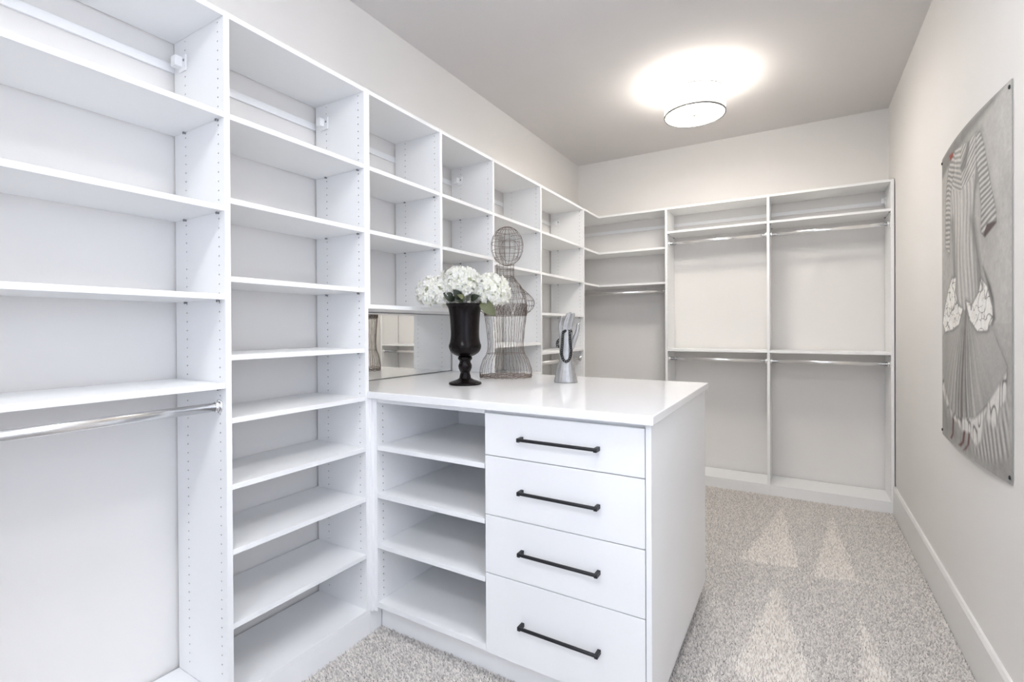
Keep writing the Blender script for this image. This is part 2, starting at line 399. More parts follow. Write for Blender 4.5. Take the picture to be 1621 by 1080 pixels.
# L shaped corner
XB1a, XB1b = -1.0475, -1.0285
XB2a, XB2b = -.2305, -.2105
XB3a, XB3b = .579, .598
u = thing('corner_shelving_unit', 'white L-shaped corner shelves above a chrome rod in the far left corner', 'closet shelving', (-1.53, 4.55, 0))
def ell(name, z): return MB().prism([(L+GAP, P6b), (XF, P6b), (XF, YB), (XB1a, YB), (XB1a, YW-GAP), (L+GAP, YW-GAP)], z, z+T).build(name, 'white', u, .0012)
ell('top_board', ZT-T)
for zb in (2.092, 1.775):
    s_ = ell('shelf', zb); pins(s_, [(XF-.037, P6b+.0046, zb-.0035), (XF-.252, P6b+.0046, zb-.0035)], 'y'); pins(s_, [(XB1a-.0046, YB+.037, zb-.0035), (XB1a-.0046, YB+.252, zb-.0035)], 'x')
oval_rod(u, (L, YB+.06, 1.715), (XB1a, YB+.06, 1.715)); hang_rail_x(u, L+.02, XB1a); hang_rail_y(u, P6b, YW-.02)
# far wall double hanging bays
ZKB = .085
def bay_x(label, x0a, x0b, x1a, x1b, own_left):
    u = thing('closet_hanging_unit', label, 'closet shelving', ((x0b+x1a)/2, (YB+YW)/2, 0))
    if own_left: holed_panel('side_panel', u, 'x', (x0a, x0b), YB, YW-GAP, ZKB, ZT, (1,))
    holed_panel('side_panel', u, 'x', (x1a, x1b), YB, YW-GAP, ZKB, ZT, (-1, 1) if own_left else (-1,))
    box('top_board', 'white', u, x0b+.0006, x1a-.0006, YB+.001, YW-GAP, ZT-T, ZT)
    for zb in (2.229, 1.166): shelf_x(u, x0b, x1a, zb)
    for z in (2.141, 1.097): oval_rod(u, (x0b, YB+.040, z), (x1a, YB+.040, z))
    hang_rail_x(u, x0b, x1a)
    pl0 = x0a if own_left else x0b
    box('plinth', 'white', u, pl0+.0004, x1b-.0004, YB-.001, YB+.017, -.008, ZKB-T)
    box('bottom_board', 'white', u, pl0+.0004, x1b-.0004, YB-.001, YW-GAP, ZKB-T, ZKB)
    return u
bay_x('white double-hang closet bay on the far wall, beside the corner shelves', XB1a, XB1b, XB2a, XB2a+.0195, True)
u = bay_x('white double-hang closet bay on the far wall, against the right wall', XB2a, XB2b-.0005, XB3a, XB3b, False)
rail_bracket(u, (XB3a, YW-.075, RZ), 'x', -1)

# ------------------------------------------------------------------ peninsula
YC0, YC1, XC, CZ0, CZ = 1.547, 2.628, -.3995, 1.0655, 1.097
ct = MB().prism([(L+.006, P2c-.018), (XF+.001, P2c-.018), (XF+.001, YC0), (XC, YC0), (XC, YC1), (XF+.001, YC1), (XF+.001, P4a-.0005), (L+.006, P4a-.0005)], CZ0, CZ)
tag(ct.build('countertop', 'counter', None, .003), 'glossy white stone worktop with vase, mannequin and hand on it', 'countertop')
YPF = 1.572; YE1 = 2.603; PZ = .1
u = thing('open_shelf_cabinet', 'low white cabinet with three open shelves beside the drawers', 'cabinet', (-1.35, 2.09, 0))
XPa, XPb = -1.663, -1.644
XDa, XDb = -1.060, -1.041
holed_panel('side_panel', u, 'x', (XPa, XPb), YPF, YE1, PZ, CZ0-.0005, (1,))
box('filler_strip', 'white', u, XF-.045, XPa-.0005, P2b+.0005, YPF+.019, PZ, CZ0-.0005)
holed_panel('side_panel', u, 'x', (XDa, XDb-.0002), YPF+.02, YE1, PZ, CZ0-.0005, (-1,))
for zt in (.8505, .634, .4065):
    o = box('shelf', 'white', u, XPb+.0006, XDa-.0006, YPF+.002, YPF+.60, zt-T-.001, zt)
    pins(o, [(XPb+.0046, YPF+.037, zt-T-.0045), (XDa-.0046, YPF+.037, zt-T-.0045)], 'x')
box('bottom_board', 'white', u, XPb+.0004, XDa+.0025, YPF, YE1, .119, .1435)
box('back_panel', 'white', u, XPb+.0006, XDa-.0006, YPF+.61, YPF+.622, .1437, CZ0-.0005)
box('outer_back_panel', 'white', u, XPb+.0006, XDa-.0006, YE1-.018, YE1, PZ, CZ0-.0005)
box('top_rail', 'white', u, XPb+.0006, XDa-.0006, YPF+.004, YPF+.08, CZ0-.02, CZ0-.0005)
box('plinth', 'white', u, XF-.018, XF+.001, P2b+.0004, 1.628, -.008, ZK-.0135)
box('toe_kick', 'white', u, -1.6760, XDb, 1.628, 1.645, -.008, .1185)
u = thing('drawer_cabinet', 'white four-drawer cabinet with black bar handles at the peninsula end', 'cabinet', (-.74, 2.09, 0))
XEa, XEb = -.4310, -.4120
box('end_panel', 'white', u, XEa, XEb, YPF, YE1, .098, CZ0-.0005, .0015)
box('carcass', 'white', u, XDb, XEa-.0005, YPF+.021, YE1-.02, .1, CZ0-.0005)
box('back_panel', 'white', u, XDb, XEa-.0005, YE1-.018, YE1, .098, CZ0-.0005)
mb = MB(); mb.box(XDb, -.442, 1.628, 1.645, -.008, .0995); mb.box(-.460, -.442, 1.645, 2.575, -.008, .0975)
mb.build('toe_kick', 'white', u)
gz = [1.0515, .886, .655, .4275, .1135]
hz = [.9675, .7705, .545, .2735]
for i in range(4):
    d = box('drawer', 'white', u, XDa+.0035, XEa-.0025, YPF, YPF+.019, gz[i+1]+.0016, gz[i]-.0016, .0015)
    x0, x1, z = -.8960, -.5860, hz[i]
    mb = MB(); yh = YPF-.030
    mb.tube([(x0, yh, z), (x1, yh, z)], .0062, 14)
    for xx in (x0+.0055, x1-.0055):
        mb.box(xx-.0062, xx+.0062, yh-.0045, YPF+.0005, z-.0085, z+.0062)
    mb.build('bar_handle', 'black', d, .0015)['label'] = 'black bar handle'

# mirror above the worktop
mb = MB(); mb.box(L+.0005, L+.0055, P2b+.001, P4a-.001, CZ+.0006, HZ-.0005)
mi = mb.build('wall_mirror', 'mirror'); tag(mi, 'frameless mirror panel between worktop and cubby shelves', 'mirror')
mb = MB(); mb.box(L+.0056, L+.0075, P2b+.001, P4a-.001, CZ+.0006, CZ+.0032); mb.box(L+.0056, L+.0075, P2b+.001, P4a-.001, HZ-.004, HZ-.0006)
mb.build('mirror_edge', 'mirroredge', mi)

# ------------------------------------------------------------------ ceiling lights
def ceiling_light(x, y, label, sh='shade', di='disc'):
    t = thing('ceiling_light', label, 'ceiling light', (x, y, ZC), 'drum ceiling lights')
    zb, zt, r = 2.862, 3.008, .200
    c = (x, y, 0)
    MB().lathe([(r-.003, zb), (r, zb), (r, zt), (r-.003, zt)], c, 64, True, True).build('drum_shade', sh, t)
    MB().lathe([(0, zb+.004), (r-.006, zb+.004), (r-.006, zb+.008), (0, zb+.008)], c, 64).build('diffuser', di, t)
    MB().lathe([(r-.005, zb-.002), (r+.004, zb-.002), (r+.004, zb+.010), (r-.005, zb+.010)], c, 64, True, True).build('trim_ring', 'nickel', t)
    MB().lathe([(r-.002, zt-.004), (r+.003, zt-.004), (r+.003, zt+.003), (r-.002, zt+.003)], c, 64, True, True).build('trim_ring', 'nickel', t)
    MB().lathe([(0, zb-.022), (.008, zb-.020), (.011, zb-.012), (.008, zb-.006), (.022, zb-.003), (.022, zb+.004), (0, zb+.004)], c, 20).build('finial', 'nickel', t)
    MB().lathe([(0, ZC-.03), (.055, ZC-.03), (.065, ZC-.02), (.065, ZC-.0005), (0, ZC-.0005)], c, 32).build('canopy', 'nickel', t)
    MB().lathe([(0, zb+.008), (.006, zb+.008), (.006, ZC-.03), (0, ZC-.03)], c, 12).build('stem', 'nickel', t)
    for k in range(3):
        a = 2*PI*k/3
        MB().tube([(x, y, zt-.01), (x+(r-.003)*math.cos(a), y+(r-.003)*math.sin(a), zt-.01)], .002, 6).build('spoke', 'nickel', t)
    for k in range(2):
        a = PI*k + .6
        l = bpy.data.lights.new('bulb', 'POINT'); l.energy = LAMP_BULB; l.shadow_soft_size = .03; l.color = (1, .94, .86)
        b = bpy.data.objects.new('bulb_light', l); COL.objects.link(b); b.parent = t
        b.location = (.09*math.cos(a), .09*math.sin(a), 2.95-ZC)
    return t
ceiling_light(-.630, 3.586, 'white drum ceiling light with silver rims over the far carpet')
ceiling_light(-.03, 1.08, 'white drum ceiling light above the near carpet, ahead of the viewpoint', 'shade2', 'disc2')
ceiling_light(-.75, -.70, 'added white drum ceiling light, unseen, near the doorway behind the viewpoint', 'shade2', 'disc2')  # unseen lamp added to brighten the near shelving

# ------------------------------------------------------------------ vase
VX, VY = -1.452, 1.985
v = thing('vase', 'glossy black footed urn vase holding white hydrangeas', 'vase', (VX, VY, CZ))
k = 1/1468.
def prof(rows): return [(hw*k, (1004-y)*k*.965) for y, hw in rows]
bowl = prof([(790,30),(788,53),(778,76),(765,95),(750,108),(730,117),(712,120),(700,119),(688,114),(670,110),(640,106),(600,105),(550,107),(500,110),(460,114),(430,119),(410,126),(396,134),(389,140),(386,140),(388,134),(396,127),(430,112),(500,103),(600,98),(680,104),(710,110),(740,100),(770,40),(772,0)])
MB().lathe(bowl, (VX, VY, CZ), 48).build('bowl', 'vase', v)
MB().lathe(prof([(965,48),(950,42),(938,41),(925,37),(912,35),(905,38),(898,42),(890,44),(880,48),(868,50),(858,50),(846,46),(836,41),(826,40),(818,45),(810,52),(802,53),(795,52),(790,46)]), (VX, VY, CZ), 40).build('stem', 'vase', v)
MB().lathe(prof([(1004,0),(1004,118),(1000,121),(992,121),(987,117),(980,100),(972,76),(965,58),(958,50),(955,0)]), (VX, VY, CZ), 48).build('foot', 'vase', v)

# ------------------------------------------------------------------ hydrangeas
VR = Vector((.807, .590, 0)).normalized()      # sideways, as seen by someone looking at the vase from the room
VD = Vector((VR.y, -VR.x, 0))                  # towards the room
def vloc(a, d, h): return Vector((VX, VY, CZ)) + VR*a + VD*d + Vector((0,0,h))
def florets(c, r, n, sq=.85):
    V = []; Fs = []; Cc = []
    for i in range(n):
        zz = 1-1.72*(i+.5)/n; rr = math.sqrt(max(0,1-zz*zz)); a = i*2.39996 + random.uniform(-.25,.25)
        nrm = Vector((rr*math.cos(a), rr*math.sin(a), zz*sq)).normalized()
        nrm = (nrm + Vector((random.uniform(-.3,.3), random.uniform(-.3,.3), random.uniform(-.3,.3)))).normalized()
        p = c + Vector((rr*math.cos(a), rr*math.sin(a), zz*sq))*(r*random.uniform(.86,1.06))
        t = nrm.orthogonal().normalized(); b = nrm.cross(t); ph = random.uniform(0, PI)
        base = random.uniform(.94,.985); col = (base, base*random.uniform(.985,1.0), base*random.uniform(.93,.985), 1)
        s = random.uniform(.0125,.017); cup = random.uniform(.05,.45)
        for q in range(4):
            an = ph + q*PI/2; d = t*math.cos(an)+b*math.sin(an); e = nrm.cross(d); i0 = len(V)
            cu = cup + random.uniform(-.15,.15)
            V += [p - nrm*.003, p + d*s*.45 - e*s*.42 + nrm*s*cu*.35, p + d*s*.95 - e*s*.34 + nrm*s*cu*.8, p + d*s*1.12 + nrm*s*cu*.9,
                  p + d*s*.95 + e*s*.34 + nrm*s*cu*.8, p + d*s*.45 + e*s*.42 + nrm*s*cu*.35, p + d*s*.6 + nrm*s*(cu*.35-.06)]
            Fs += [(i0,i0+1,i0+6),(i0+1,i0+2,i0+6),(i0+2,i0+3,i0+6),(i0+3,i0+4,i0+6),(i0+4,i0+5,i0+6),(i0+5,i0,i0+6)]
            Cc += [(col[0]*.93, col[1]*.96, col[2]*.84, 1)] + [col]*6
    return V, Fs, Cc
def leaf_mesh(mb, base, tip, wid, nrm, curl=.15, n=7):
    base, tip = Vector(base), Vector(tip); d = tip-base; e = d.cross(Vector(nrm)).normalized(); nn = e.cross(d).normalized(); V = []
    for i in range(n+1):
        s = i/n; wv = wid*math.sin(PI*min(1, s*.92+.06))**.8 if 0 < i < n else .0008
        c = base + d*s + nn*(curl*d.length*math.sin(PI*s))
        V += [c - e*wv + nn*wv*.25, c, c + e*wv + nn*wv*.25]
    Fs = []
    for i in range(n):
        a = i*3; Fs += [(a,a+1,a+4,a+3),(a+1,a+2,a+5,a+4)]
    V2 = [p - nn*.0008 for p in V]; m = len(V)
    mb.add(V+V2, Fs+[tuple(m+q for q in f[::-1]) for f in Fs], True)
def hydrangea(label, a, d, h, r, n, leaves, sq=.85):
    c = vloc(a, d, h); root = vloc(a*.25, d*.25, .20)
    t = thing('hydrangea', label, 'flower', root, 'hydrangeas in the black vase')
    V, Fs, Cc = florets(c, r, n, sq)
    o = MB().add(V, Fs, False).build('blossom', 'petal', t); o['kind'] = 'stuff'
    at = o.data.color_attributes.new('Col', 'FLOAT_COLOR', 'POINT'); at.data.foreach_set('color', np.array(Cc).ravel())
    rim = vloc(a*.6, d*.6, .43)
    MB().tube([root, root.lerp(rim, .5)+Vector((0,0,.02)), rim, c - Vector((0,0,r*.3))], .003, 8).build('stem', 'stem', t)
    core = MB().lathe([(0,-r*.6),(r*.5,-r*.45),(r*.72,0),(r*.5,r*.45),(0,r*.6)], c, 14); core.build('flower_core', 'fcore', t)
    for (lb, lt, wd, nr, mt) in leaves:
        mb = MB(); leaf_mesh(mb, vloc(*lb), vloc(*lt), wd, VR*nr[0]+VD*nr[1]+Vector((0,0,nr[2]))); mb.build('leaf', mt, t)
hydrangea('white hydrangea drooping over the left side of the black vase', -.142, .0, .462, .098, 300, [((-.05,.05,.42),(-.105,.075,.455),.022,(0,1,.2),'darkleaf')], .82)
hydrangea('white hydrangea in the middle of the vase, tallest of the bunch', -.020, .005, .508, .104, 300, [((-.02,.07,.425),(-.055,.10,.47),.020,(0,1,.2),'darkleaf'), ((.0,.08,.425),(-.035,.105,.445),.012,(0,1,.3),'leaf')], .78)
hydrangea('white hydrangea on the right side of the vase, toward the wire mannequin', .128, .0, .470, .100, 300, [((.075,.04,.425),(.150,.06,.345),.030,(-.3,1,.25),'leaf'), ((.03,.07,.42),(.07,.10,.44),.018,(0,1,.4),'darkleaf')], .86)
hydrangea('white hydrangea low at the back of the vase', -.02, -.09, .465, .085, 120, [], .85)

# ------------------------------------------------------------------ wire mannequin
MX, MY = -1.448, 2.372
t = thing('wire_mannequin', 'rusty wire mannequin bust with round head and cap sleeves', 'mannequin', (MX, MY, CZ))
BR = Vector((.853, .522, 0)).normalized(); BD = Vector((BR.y, -BR.x, 0))
def bl(a, d, h): return Vector((MX, MY, CZ)) + BR*a + BD*d + Vector((0,0,h))
q = 1/275.
def hw_at(rows, h):
    for (h0, w0), (h1, w1) in zip(rows, rows[1:]):
        if h0 <= h <= h1: s = (h-h0)/(h1-h0); s = s*s*(3-2*s)*.5+s*.5; return w0+(w1-w0)*s
    return rows[-1][1] if h > rows[-1][0] else rows[0][1]
rows = [((600-y)*q, w*q) for y, w in ((600,40),(594,41.5),(586,40.5),(573,36.5),(562,30),(555,28.2),(547,28),(528,29.5),(504,32.5),(484,33.5),(472,32),(464,29),(455,24),(447,17),(442,14),(430,14))]
def ring_at(h, sx=1., dep=.62, n=40, jit=.0, off=0):
    wv = hw_at(rows, h)*sx
    return [bl(wv*math.cos(2*PI*i/n), dep*wv*math.sin(2*PI*i/n)+off, h + random.uniform(-jit, jit)) for i in range(n)]
def dep_at(h): return .62 + (.25 if h > .60 else 0)*min(1, (h-.60)/.05 if h > .60 else 0)
WR = .00095
mb = MB()                                    # lower body: flared hip and waist
H0, H1 = .0, (600-503)*q
for i in range(40):
    an = 2*PI*i/40 + random.uniform(-.03,.03); path = []
    for s in range(15):
        h = .006 + (H1-.006)*s/14; wv = hw_at(rows, h); aa = an + .02*math.sin(s*1.7+i)
        path.append(bl(wv*math.cos(aa), .62*wv*math.sin(aa), h))
    mb.tube(path, WR, 5)
for h in ((600-562)*q, H1, H1+.008): mb.tube(ring_at(h, jit=.0015), WR*1.2, 5, True)
mb.build('skirt_wires', 'wire', t)
mb = MB()
for h, sx in ((.004,1.0),(.010,1.01),(.015,.99)): mb.tube(ring_at(h, sx, n=70, jit=.003), .0022, 5, True)
mb.build('base_ring', 'wire', t)
mb = MB(); hb0, hb1 = H1, (600-484)*q          # scribbled lace band
for s_ in range(7):
    pth = []
    for i in range(90):
        an = 2*PI*i/90; h = hb0 + (hb1-hb0)*(.5+.5*math.sin(i*(.9+.23*s_)+s_*2.1)); wv = hw_at(rows, h)*random.uniform(.97,1.05)
        pth.append(bl(wv*math.cos(an), .62*wv*math.sin(an), h))
    mb.tube(pth, WR*.8, 4, True)
mb.build('lace_band', 'wire', t)
mb = MB(); hs1 = (600-443)*q                   # chest and shoulders
for i in range(32):
    an = 2*PI*i/32; path = []
    for s in range(13):
        h = hb1-.01 + (hs1-hb1+.01)*s/12; wv = hw_at(rows, h); aa = an + .06*math.sin(s*.9+i*2.3)
        path.append(bl(wv*math.cos(aa), dep_at(h)*wv*math.sin(aa), h))
    mb.tube(path, WR, 5)
for y in (484, 476, 466, 456, 448): mb.tube([bl(p0.dot(BR)-Vector((MX,MY,0)).dot(BR), (p0-Vector((MX,MY,0))).dot(BD)*dep_at((600-y)*q)/.62, (600-y)*q) for p0 in ring_at((600-y)*q)], WR, 5, True)
mb.build('chest_wires', 'wire', t)
mb = MB()                                      # neck
for i in range(14):
    an = 2*PI*i/14; mb.tube([bl(14*q*math.cos(an)*f_, 13*q*math.sin(an)*f_, (600-y)*q) for y, f_ in ((444,1.0),(438,.96),(430,.96),(422,1.0))], WR*1.1, 5)
for y in (443, 441, 431, 429, 423): mb.tube([bl(14*q*math.cos(2*PI*i/24), 13*q*math.sin(2*PI*i/24), (600-y)*q+random.uniform(-.001,.001)) for i in range(24)], WR*1.2, 5, True)
mb.build('neck_wires', 'wire', t)
mb = MB(); hc = (600-393.5)*q; hx = 3*q          # head: meridians, parallels and a face rim
rxh, rzh, ryh = 25.5*q, 30.5*q, 26*q
for i in range(9):
    an = PI*i/9
    mb.tube([bl(hx+rxh*math.cos(an)*math.sin(b), ryh*math.sin(an)*math.sin(b), hc+rzh*math.cos(b)) for b in [2*PI*j/36 for j in range(36)]], WR, 5, True)
for z_ in (-.62, -.25, .12, .45, .75):
    rr = math.sqrt(1-z_*z_)
    mb.tube([bl(hx+rxh*rr*math.cos(2*PI*i/32)*1.01, ryh*rr*math.sin(2*PI*i/32)*1.01, hc+rzh*z_+random.uniform(-.002,.002)) for i in range(32)], WR*1.1, 5, True)
for rr in (.66,):
    mb.tube([bl(hx+.012+rxh*rr*.85*math.cos(2*PI*i/32), ryh*.82, hc-.035+rzh*rr*.85*math.sin(2*PI*i/32)) for i in range(32)], WR*1.2, 5, True)
for i in range(5):
    x_ = -.5+i/4
    mb.tube([bl(hx+.012+rxh*x_, ryh*.83, hc-.085), bl(hx+.012+rxh*x_*1.02, ryh*.86, hc+.015)], WR*.8, 4)
for i in range(4):
    z_ = -.08+i*.03; mb.tube([bl(hx+.012-rxh*.5, ryh*.84, hc+z_), bl(hx+.012, ryh*.93, hc+z_), bl(hx+.012+rxh*.5, ryh*.84, hc+z_)], WR*.8, 4)
mb.build('head_wires', 'wire', t)
for sd in (-1, 1):                              # cap sleeves
    mb = MB()
    top, bot = Vector((22*q, 0, (600-456)*q)), Vector((31*q, 0, (600-501)*q))
    arcs = []
    for i in range(9):
        ph = math.radians(-78+156*i/8); path = []
        for s in range(13):
            f_ = s/12; c = top.lerp(bot, f_); b_ = math.sin(PI*f_**1.25)**.8
            path.append((c.x + 22*q*b_*math.cos(ph)*(.55+.45*f_), c.y + 17*q*b_*math.sin(ph), c.z + 3*q*b_))
        arcs.append(path); mb.tube([bl(sd*p_[0], p_[1], p_[2]) for p_ in path], WR, 5)
    for s in (4, 7, 9, 11): mb.tube([bl(sd*a_[s][0], a_[s][1], a_[s][2]+random.uniform(-.002,.002)) for a_ in arcs], WR*1.1, 5)
    mb.build('sleeve_wires', 'wire', t)

# ------------------------------------------------------------------ hand shaped jewellery stand
HX, HY = -1.040, 2.300
HRv = Vector((.91, .415, 0)).normalized(); HDv = Vector((HRv.y, -HRv.x, 0))
k2 = 1/2543.
def hl(X_, Y_, d=0.): return Vector((HX, HY, CZ)) + HRv*((X_-253)*k2) + HDv*d + Vector((0,0,(1005-Y_)*k2))
def ell_tube(mb, st, seg=20):
    """stacked elliptical sections (X, Y, half width, half depth, depth offset)"""
    V = []
    for X_, Y_, a, b, d in st:
        for i in range(seg):
            an = 2*PI*i/seg; V.append(hl(X_, Y_, d) + HRv*(a*math.cos(an)) + HDv*(b*math.sin(an)))
    n = len(st); Fs = [(i*seg+j, i*seg+(j+1)%seg, (i+1)*seg+(j+1)%seg, (i+1)*seg+j) for i in range(n-1) for j in range(seg)]
    mb.add(V, Fs+[tuple(range(seg))[::-1], tuple(range((n-1)*seg, n*seg))], True)
def finger(mb, pts, r0, r1):
    P = [hl(*p) for p in pts]; out = []
    for i in range(len(P)-1):
        for s in range(4): out.append(P[i].lerp(P[i+1], s/4))
    out.append(P[-1]); d = (out[-1]-out[-2]).normalized()
    n = len(out); rr = [r0+(r1-r0)*i/(n-1)*(1.0) for i in range(n)]
    out += [out[-1]+d*r1*.5, out[-1]+d*r1*.85]; rr += [r1*.8, r1*.4]
    mb.tube(out, rr, 12)
mb = MB()
ell_tube(mb, [(253,1005,.0610,.036,0),(253,985,.0612,.036,0),(253,900,.0545,.032,0),(254,820,.046,.027,0),(255,740,.0365,.022,0),(256,680,.034,.020,0),(257,600,.0345,.0185,0),(258,520,.0365,.0175,0),(258,430,.0375,.016,0),(257,360,.036,.0135,0),(258,320,.031,.011,0)])
finger(mb, [(192,380,0),(176,300,.002),(182,220,.006),(205,150,.012)], .0112, .0072)
finger(mb, [(222,370,0),(226,290,.003),(245,200,.008),(280,108,.016)], .0112, .0072)
finger(mb, [(262,365,0),(264,280,.003),(285,190,.008),(315,92,.016)], .0112, .0072)
finger(mb, [(308,370,0),(315,280,.003),(335,190,.008),(358,108,.014)], .0112, .0072)
finger(mb, [(322,560,0),(352,470,.006),(388,385,.010),(408,310,.012),(412,245,.012)], .0160, .0085)
hand = mb.build('hand_jewellery_stand', 'pewter', None, origin=(HX, HY, CZ))
rm = hand.modifiers.new('remesh', 'REMESH'); rm.mode = 'VOXEL'; rm.voxel_size = .0022; rm.use_smooth_shade = True
sm = hand.modifiers.new('smooth', 'SMOOTH'); sm.iterations = 4; sm.factor = .5
tag(hand, 'grey metal hand display stand with upright fingers on the worktop', 'jewellery stand')
# chain: U in front of the palm, through the fingers and down the back
chain_pts = [(240,330,.018),(216,350,.020),(212,420,.023),(206,500,.025),(198,570,.026),(195,630,.026),(212,690,.027),(240,722,.027),(268,726,.027),(295,702,.027),(316,650,.026),(322,590,.026),(316,520,.025),(308,450,.023),(308,380,.020),(302,325,.016),(285,322,-.004),(285,340,-.018),(270,400,-.022),(200,430,-.022),(152,460,-.020),(138,490,-.014),(146,530,-.018),(190,540,-.024),(235,470,-.024),(240,400,-.022),(240,340,-.017),(240,322,.0)]
P = [hl(*p) for p in chain_pts]; P.append(P[0])
dense = []
for a, b in zip(P, P[1:]):
    m_ = max(1, int((b-a).length/.0005)); dense += [a.lerp(b, i/m_) for i in range(m_)]
chain = thing('chain_necklace', 'dark gunmetal chain necklace draped over the grey hand', 'necklace', hl(255,722,.027))
step = .0112; acc = 0; last = dense[0]; links = [dense[0]]
for p in dense[1:]:
    acc += (p-last).length; last = p
    if acc >= step: links.append(p); acc = 0
lk = MB(); lk.tube([Vector((0.0086*math.cos(2*PI*i/16), .0062*math.sin(2*PI*i/16), 0)) for i in range(16)], .0021, 6, True, upv=(0,0,1))
for i, p in enumerate(links):
    nx = links[(i+1) % len(links)]; d = (nx-p).normalized()
    if i == 0:
        o = lk.build('chain_link', 'chain', chain, origin=(0,0,0)); link_me = o.data; o.location = p - WL[chain.name]
    else: o = link('chain_link', link_me, chain, p)
    n_ = HDv if abs(d.dot(HDv)) < .9 else Vector((0,0,1))
    n_ = (n_ - d*n_.dot(d)).normalized(); e_ = n_.cross(d)
    tw = math.radians(35 if i % 2 else -35); n2 = n_*math.cos(tw)+e_*math.sin(tw); e2 = n2.cross(d)
    o.rotation_euler = Matrix((d, e2, n2)).transposed().to_euler()
mb = MB(); mb.tube([hl(326,320,.017), hl(332,345,.019)], .0042, 10); mb.tube([hl(318+8*math.cos(a), 312+9*math.sin(a), .018) for a in [2*PI*i/14 for i in range(14)]], .0011, 6, True)
mb.build('clasp', 'chain', chain)

